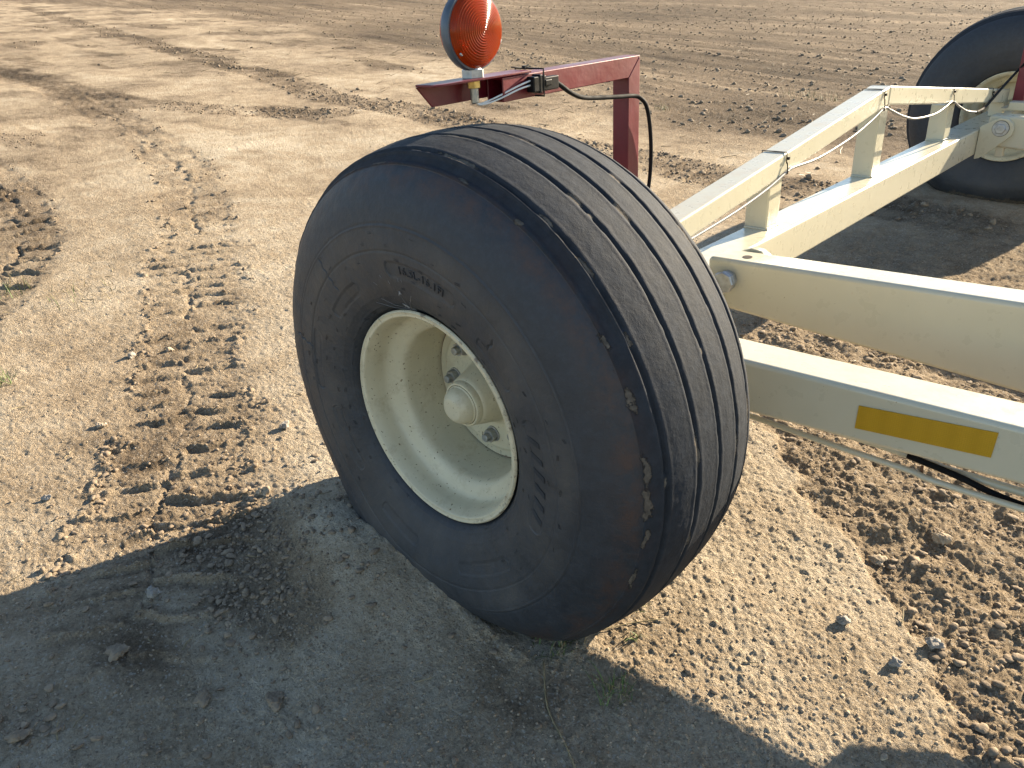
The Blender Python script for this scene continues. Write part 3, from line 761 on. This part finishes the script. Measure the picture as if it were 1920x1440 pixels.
part('nut', prism([(LX+.0125*math.cos(R_(60*i+22)), LY+.0125*math.sin(R_(60*i+22))) for i in range(6)], 'z', .5945, .6080), BRASS, lampE, .001)
part('stud', lathe([(.5945, .0080), (.5700, .0078), (.5685, .006), (.5685, 0)], 18, 'z', False, (LX, LY, 0)), STEELDIRTY, lampE, smooth=40)
# lead wires and connector
wir = empty('light_wiring', trailer, frame_off)
part('lead_wire', tube(catmull([(LX, LY, .575), (LX+.004, LY+.006, .5665), (LX+.012, .070, .572), (-.001, .120, .5885), (.004, .152, .5955)], 6), .0017, 8), WHITEW, wir, smooth=179)
part('lead_wire', tube(catmull([(LX, LY, .575), (LX+.006, LY+.007, .5650), (LX+.016, .074, .569), (.001, .120, .5830), (.004, .152, .5872)], 6), .0017, 8), WHITEW, wir, smooth=179)
con = part('connector', join_me('con', [box(-.006, .014, .150, .186, .574, .602), box(-.004, .012, .184, .226, .573, .598), box(-.007, .015, .166, .174, .571, .605), box(.012, .017, .180, .200, .582, .594)]), BLACK, wir, .0025)
part('light_cable', tube(catmull([(.004, .222, .586), (.006, .236, .578), (.008, .262, .562), (.004, .300, .548), (.000, .345, .540), (.000, .43, .5315), (.000, .492, .526), (.004, .516, .518), (.008, .534, .498), (.006, .552, .452), (.004, .562, .389), (.002, .560, .321), (-.005, .55, .24), (-.01, .56, .08), (.03, .62, .057)], 8), .0047, 12), CABLE, wir, smooth=179)
def tie_loop(x0, x1, z0, z1, y, r=.0018, jig=.0):
    pts = []
    for (ax, az), (bx, bz) in zip([(x0, z0), (x1, z0), (x1, z1), (x0, z1)], [(x1, z0), (x1, z1), (x0, z1), (x0, z0)]):
        for t in np.linspace(0, 1, 5)[:-1]: pts.append((ax+(bx-ax)*t, y+jig*t, az+(bz-az)*t))
    pts.append(pts[0]); return tube(pts, r, 6)
part('cable_tie', join_me('tie', [tie_loop(BX0-.007, .014, .565, .614, .178), tube([(-.03, .176, .614), (-.035, .150, .6185), (-.037, .143, .6195)], .0016, 6), box(-.036, -.028, .172, .180, .613, .619)]), BLACK, wir)

# cable along the truss
cab = part('truss_cable', tube(catmull([(.053, .50, .150), (.055, .70, .164), (.056, .906, .183), (.056, 1.074, .208), (.056, 1.185, .2335), (.056, 1.232, .239), (.057, 1.40, .2365), (.057, 1.637, .259), (.056, 1.80, .289), (.056, 1.905, .315), (.056, 1.966, .300), (.058, 2.092, .263), (.058, 2.243, .2325), (.058, 2.462, .218), (.056, 2.60, .228), (.056, 2.681, .238), (.057, 2.78, .206), (.060, 2.903, .170), (.062, 3.048, .146)], 8), .0041, 10), GREYC, None, smooth=179)
part('truss_cable', tube(catmull([(.062, 3.040, .1455), (.064, 3.15, .150), (.060, 3.268, .170), (.064, 3.42, .215), (.073, 3.565, .262), (.10, 3.566, .30)], 8), .0058, 10), CABLE, None, smooth=179)
for y, zc, zb in ((1.183, .234, 0), (1.893, .314, 0), (2.684, .236, 0), (3.290, .172, 0)):
    t = zt(y); b_ = min(t-.066, zc-.007)
    me = join_me('tie', [tube([(-.022, y-.004, t-.05), (-.022, y-.004, t+.0015), (.02, y-.002, t+.0018), (.0525, y, t+.0015), (.0545, y, t-.03), (.0565, y, (t+zc)/2), (.0600, y, zc+.004), (.0610, y, zc-.004), (.0565, y+.003, zc-.007), (.052, y+.004, zc-.002)], .0018, 6), box(.053, .059, y+.002, y+.010, t-.020, t-.012)])
    part('cable_tie', me, BLACK, cab)

# ------------------------------------------------------------------ stones, clods, grass
def ico(sub): 
    bm = bmesh.new(); bmesh.ops.create_icosphere(bm, subdivisions=sub, radius=1.0)
    v = np.array([p.co[:] for p in bm.verts]); f = np.array([[q.index for q in p.verts] for p in bm.faces]); bm.free(); return v, f
ICO0, ICO1, ICO2, ICO3 = ico(1), ico(2), ico(3), ico(4)
def rock_verts(base, rng, size, flat=.65, ang=.35):
    v = base.copy(); 
    for k in range(10):                                   # chop with planes: flat broken faces
        n = rng.normal(size=3); n /= np.linalg.norm(n); d = rng.uniform(.50, .85); s = v@n
        v = v - np.outer(np.clip(s-d, 0, None)*.9, n)
    ph = rng.uniform(0, 6, 9)
    b = 1 + ang*.35*(np.sin(v[:, 0]*2.3+ph[0])*np.sin(v[:, 1]*2.7+ph[1]) + .6*np.sin(v[:, 2]*3.9+ph[2])*np.sin(v[:, 0]*4.1+ph[3])) + ang*.12*np.sin(v[:, 1]*8+ph[4])*np.sin(v[:, 0]*9+ph[5])
    n1 = perlin(v[:, 0]*2.6+ph[6]*9, v[:, 1]*2.6+v[:, 2]*1.7, 301) + .6*perlin(v[:, 0]*6+ph[7]*9, v[:, 1]*6-v[:, 2]*4, 302)
    v = v*(b + ang*.55*n1)[:, None]*[1, rng.uniform(.6, .95), flat]
    a = rng.uniform(0, 6.28); c, s = math.cos(a), math.sin(a)
    v = v@np.array([[c, s, 0], [-s, c, 0], [0, 0, 1]]); tl = rng.uniform(-.3, .3); c, s = math.cos(tl), math.sin(tl)
    return (v@np.array([[1, 0, 0], [0, c, s], [0, -s, c]]))*size
def tri_mesh(name, V, F):
    me = bpy.data.meshes.new(name); F = np.asarray(F, np.int32)
    me.vertices.add(len(V)); me.vertices.foreach_set('co', np.asarray(V, np.float32).ravel())
    me.loops.add(F.size); me.loops.foreach_set('vertex_index', F.ravel())
    me.polygons.add(len(F)); me.polygons.foreach_set('loop_start', np.arange(0, F.size, 3, dtype=np.int32)); me.polygons.foreach_set('loop_total', np.full(len(F), 3, np.int32))
    me.update(calc_edges=True); return me
GRAVEL = mat_stone('loose_grit', (.15, .115, .080), (.42, .335, .235), 35)
CLODM = mat_stone('soil_clod', (.125, .094, .066), (.285, .22, .152), 30)
STG = mat_stone('grey_stone', (.19, .175, .155), (.36, .33, .29), 70)
STT = mat_stone('tan_stone', (.26, .20, .14), (.46, .38, .28), 70)
STP = mat_stone('pale_stone', (.40, .35, .28), (.62, .56, .46), 70)
def scatter(name, n, sampler, size, base, mat, seed, flat=(.45, .8), sink=.3):
    rng = np.random.default_rng(seed); V, F = base; nv = len(V)
    lib = [rock_verts(V, rng, 1.0, rng.uniform(*flat), .4) for _ in range(24)]
    xy = sampler(rng, n); h, _, _ = ground(xy[:, 0], xy[:, 1]); sz = size(rng, len(xy))
    allV = np.empty((len(xy), nv, 3)); 
    for i in range(len(xy)):
        v = lib[rng.integers(24)]; a = rng.uniform(0, 6.28); c, s = math.cos(a), math.sin(a)
        q = np.stack([v[:, 0]*c-v[:, 1]*s, v[:, 0]*s+v[:, 1]*c, v[:, 2]], 1)*sz[i]
        allV[i] = q + [xy[i, 0], xy[i, 1], h[i] + sz[i]*(.35-sink)]
    Fa = (F[None] + (np.arange(len(xy))*nv)[:, None, None]).reshape(-1, 3)
    return link(name, tri_mesh(name, allV.reshape(-1, 3), Fa), mat, smooth=None)
def by_weight(wf, box_):
    def s(rng, n):
        out = []; k = 0
        while k < n:
            x = rng.uniform(box_[0], box_[1], n*4); y = rng.uniform(box_[2], box_[3], n*4)
            keep = rng.random(n*4) < wf(x, y); q = np.stack([x[keep], y[keep]], 1); out.append(q); k += len(q)
        return np.vstack(out)[:n]
    return s
def polar(rng, n, r0=.55, r1=14, a0=84, a1=190):
    r = r0*(r1/r0)**rng.random(n)**1.0; a = np.radians(rng.uniform(a0, a1, n)); return np.stack([1+r*np.cos(a), -.9+r*np.sin(a)], 1)
pw = lambda lo, hi, p: (lambda rng, n: lo*(hi/lo)**(rng.random(n)**p))
g1 = scatter('fine_gravel', 24000, lambda r_, n: polar(r_, n, .6, 9), pw(.0013, .0062, 2.2), ico(1) if 0 else ICO0, GRAVEL, 11)
tag(g1, 'fine tan grit and small pebbles strewn over the dirt', 'gravel', None, 'stuff')
rough_w = lambda x, y: np.clip((ground(x, y)[2]-.28)*1.6, 0, 1)
c1 = scatter('soil_clods', 5200, by_weight(rough_w, (-1.2, 1.6, -1.1, 2.0)), pw(.0028, .016, 2.2), ICO1, CLODM, 12, (.22, .6), .20)
tag(c1, 'brown crumbled soil clods lying in the torn strips of dirt', 'soil clods', None, 'stuff')
cfw = lambda x, y: np.exp(-(((x+.47)/.20)**2 + ((y+.43)/.15)**2)) + .8*np.exp(-(((x+.25)/.13)**2 + ((y+.50)/.11)**2)) + .7*np.exp(-(((x+.33)/.10)**2 + ((y+.97)/.07)**2)) + .05
c4 = scatter('clod_chips', 1500, by_weight(cfw, (-1.0, .7, -1.1, .0)), pw(.0025, .0125, 1.6), ICO1, CLODM, 15, (.25, .55), .18)
tag(c4, 'flat broken clods and crumbs in the shade left of the big tyre', 'soil clods', None, 'stuff')
c2 = scatter('track_crumbs', 5200, by_weight(rough_w, (-7, -.6, -1.6, 4.5)), pw(.003, .014, 1.6), ICO1, CLODM, 13, (.4, .8), .25)
tag(c2, 'loose soil crumbs thrown up along the tyre tracks', 'soil crumbs', None, 'stuff')
c3 = scatter('field_clods', 11000, by_weight(lambda x, y: np.clip(ground(x, y)[2]-.15, 0, 1)*np.clip(9/np.hypot(x, y), 0, 1)**1.5, (-26, 3, 3.2, 22)), pw(.006, .032, 1.8), ICO1, CLODM, 14, (.4, .8), .25)
tag(c3, 'clods of the dark ploughed soil far behind the trailer', 'soil clods', None, 'stuff')

STONES = [  # x, y, size, flat, material, label
    (-1.72, -.15, .016, .75, STG, 'dark grey stone left of the middle of the cleated tyre track'),
    (-1.68, -.03, .015, .85, STT, 'rounded tan stone with a dark foot in the middle of the cleated track'),
    (-.48, -.64, .017, .80, STG, 'round grey stone alone in the shade left of the big tyre'),
    (-.38, -.76, .024, .30, CLODM, 'ragged flat clod chip in the shade, farthest left of the flat chips'),
    (-.03, -.61, .024, .28, CLODM, 'ragged flat clod chip in the shade below the tyre hub'),
    (-.14, -.70, .020, .30, CLODM, 'pair-like flat clod chip in the shade between the two ragged chips'),
    (-1.30, -.42, .018, .5, STT, 'low tan slab stone lying alone on the sunlit dirt left of the track'),
    (-.31, -.97, .020, .45, CLODM, 'angular grey stone near the bottom left corner'),
    (.75, .72, .021, .75, STT, 'big rounded tan stone on the torn soil below the reflector strip'),
    (.68, .31, .016, .7, STG, 'grey stone with a pale chip on the smooth rolled strip near the torn edge'),
    (.80, .27, .013, .8, STG, 'small egg shaped grey stone on the lower part of the rolled strip'),
    (.84, .37, .019, .7, STG, 'blocky grey stone on the edge of the torn soil at lower right'),
    (.66, .56, .020, .3, GRAVEL, 'flat stone chip amid the torn soil right of the rolled strip'),
    (-1.03, -.67, .014, .6, STG, 'small dark stone on sunlit sand above the shadow edge at far left'),
    (-.86, -.06, .018, .7, STG, 'grey stone on the dirt just left of the tyre beside the track'),
    (-.61, -.28, .020, .6, STT, 'tan stone at the shadow edge left of the tyre'),
    (.52, -.085, .008, .7, STT, 'small tan pebble at the shadow edge right of the tyre foot'),
    (.86, .05, .009, .5, STT, 'small oval pebble where the shadow edge bends at lower right'),
]
for i, (x, y, sz, fl, mt, lab) in enumerate(STONES):
    rng = np.random.default_rng(500+i); v = rock_verts(ICO3[0], rng, sz, fl, .5)
    z = hz(x, y); v[:, 2] -= v[:, 2].min()*.55
    o = link('stone', tri_mesh('stone', v, ICO3[1]), mt, loc=(x, y, z)); tag(o, lab, 'stone', 'stones on the dirt')
    o.data.polygons.foreach_set('use_smooth', np.ones(len(o.data.polygons), bool))

def mat_grass(name, a, b):
    M = Mat(name); M.col(M.ramp(M.noise(60, 3), [(.3, a), (.7, b)])); M.rough(.6); return M.m
GRN = mat_grass('green_blades', (.06, .10, .020), (.13, .17, .045)); DRY = mat_grass('dry_blades', (.16, .125, .06), (.27, .21, .11))
def tuft(name, x, y, n, L, spread, lab, seed, dry=.25, lean=.9):
    rng = random.Random(seed); V = []; F = []; MI = []
    for _ in range(n):
        a = rng.uniform(0, 6.28); d = spread*math.sqrt(rng.random()); px, py = d*math.cos(a), d*math.sin(a); h0 = hz(x+px, y+py)
        b = rng.uniform(0, 6.28); ln = L*rng.uniform(.4, 1.1); le = rng.uniform(.2, lean); wd = rng.uniform(.0009, .0020)
        dx, dy = math.cos(b), math.sin(b); k0 = len(V)
        for t in (0, .35, .7, 1.0):
            r = ln*le*t**1.4; z = ln*(1-.45*le*t)*t; ww = wd*(1-t*.9)
            for s in (-1, 1): V.append((px+dx*r-dy*ww*s, py+dy*r+dx*ww*s, h0-hz(x, y)+z-.002))
        mi = 1 if rng.random() < dry else 0
        for j in range(3): F.append((k0+2*j, k0+2*j+1, k0+2*j+3, k0+2*j+2)); MI.append(mi)
    me = from_pydata(name, V, F); o = link(name, me, [GRN, DRY], loc=(x, y, hz(x, y)))
    me.polygons.foreach_set('material_index', np.array(MI, np.int32)); tag(o, lab, 'weed', 'weeds on the dirt'); return o
tuft('weed', -2.80, -.27, 70, .10, .16, 'green weed clump at the left edge beside the deep cleat prints', 1, .3)
tuft('weed', -2.42, -.06, 60, .07, .17, 'sparse dry weed with thin stems right of the deep cleat prints', 2, .75, 1.3)
tuft('weed', -1.86, -.53, 40, .06, .05, 'small green weed at the left edge below the clump', 3, .2, 1.2)
tuft('weed', .27, -.13, 60, .045, .055, 'green weed squeezed at the foot of the big tyre', 4, .2, 1.2)
tuft('weed', .38, -.02, 22, .026, .016, 'tiny bright green sprout on sunlit dirt right of the tyre foot', 5, .05, 1.2)
tuft('weed', .33, .05, 26, .03, .02, 'tiny green sprout under the lower curve of the tyre', 6, .1, 1.2)
tuft('weed', .43, -.16, 46, .05, .04, 'thin green weed in the shade below the sunlit sprout', 7, .35, 1.2)
tuft('weed', -2.23, 6.57, 120, .10, .28, 'olive weed patch on the dirt left of the peak of the truss', 8, .4)
tuft('weed', -3.0, 5.2, 60, .08, .08, 'small dry weed patch right of the red post', 9, .6)
def stem(pts, r, lab, name='dry_stem'):
    P3 = [(px, py, hz(px, py)+.003) for px, py in pts]; o = link(name, tube(catmull(P3, 5), r, 6), DRY, smooth=179); tag(o, lab, 'dry stem', 'dry stems by the tyre'); return o
stem([(.26, -.15), (.31, -.08), (.35, .0), (.40, .06)], .0013, 'short dry stem lying from the tyre foot towards the light')
stem([(.29, -.20), (.36, -.27), (.44, -.31), (.56, -.38)], .0014, 'long thin dry stem in the shade below the tyre foot')

def straw(n, box_, lo, hi, seed):
    rng = np.random.default_rng(seed); x = rng.uniform(box_[0], box_[1], n); y = rng.uniform(box_[2], box_[3], n)
    h = ground(x, y)[0]; bm = bmesh.new()
    for i in range(n):
        L = rng.uniform(lo, hi); a = rng.uniform(0, 6.28); t = rng.uniform(-.05, .35); b = rng.uniform(-.4, .4); r = .0009+.012*L
        p = np.array([x[i], y[i], h[i]+r]); d = np.array([math.cos(a)*math.cos(t), math.sin(a)*math.cos(t), math.sin(t)]); e = np.array([-d[1], d[0], 0])*b*L*.4
        tube_bm(bm, [p, p+d*L*.5+e, p+d*L], [r, r, r*.6], 4)
    me = bpy.data.meshes.new('straw'); bm.to_mesh(me); bm.free(); return link('straw', me, DRY)
tag(straw(900, (-12, 2, 3.6, 12), .03, .11, 41), 'dry straw bits scattered over the far ploughed soil', 'straw', None, 'stuff')
tag(straw(110, (-3.2, 1.2, -1.0, 2.5), .012, .045, 42), 'thin straw bits and rootlets on the dirt near the big tyre', 'straw', None, 'stuff')

# a wisp of cobweb between the rim lip and the side wall
rng = random.Random(9); bm = bmesh.new()
def sw_pt(deg_, r, off=.002): a = math.radians(deg_); return np.array([r*math.cos(a), side_y(r)-off, r*math.sin(a)+HUB])
for k in range(9):
    p = sw_pt(rng.uniform(93, 99), rng.uniform(.226, .236), .003); q = sw_pt(rng.uniform(86, 118), rng.uniform(.25, .31), .001)
    m_ = (p+q)/2 + np.array([0, -.003, -.002]); tube_bm(bm, [p, m_, q], .00022, 4)
for dg, r in ((96, .243), (95.3, .241), (93.5, .272)):
    for k in range(4):
        p = sw_pt(dg+rng.uniform(-.8, .8), r+rng.uniform(-.004, .004), .0025); q = sw_pt(dg+rng.uniform(-1.2, 1.2), r+rng.uniform(-.006, .006), .0035); tube_bm(bm, [p, (p+q)/2, q], .0006, 5)
me = bpy.data.meshes.new('cobweb'); bm.to_mesh(me); bm.free()
tag(link('cobweb', me, simple('cobweb_silk', (.30, .31, .32), .6)), 'small torn white cobweb on the tyre just above the cream rim', 'cobweb')
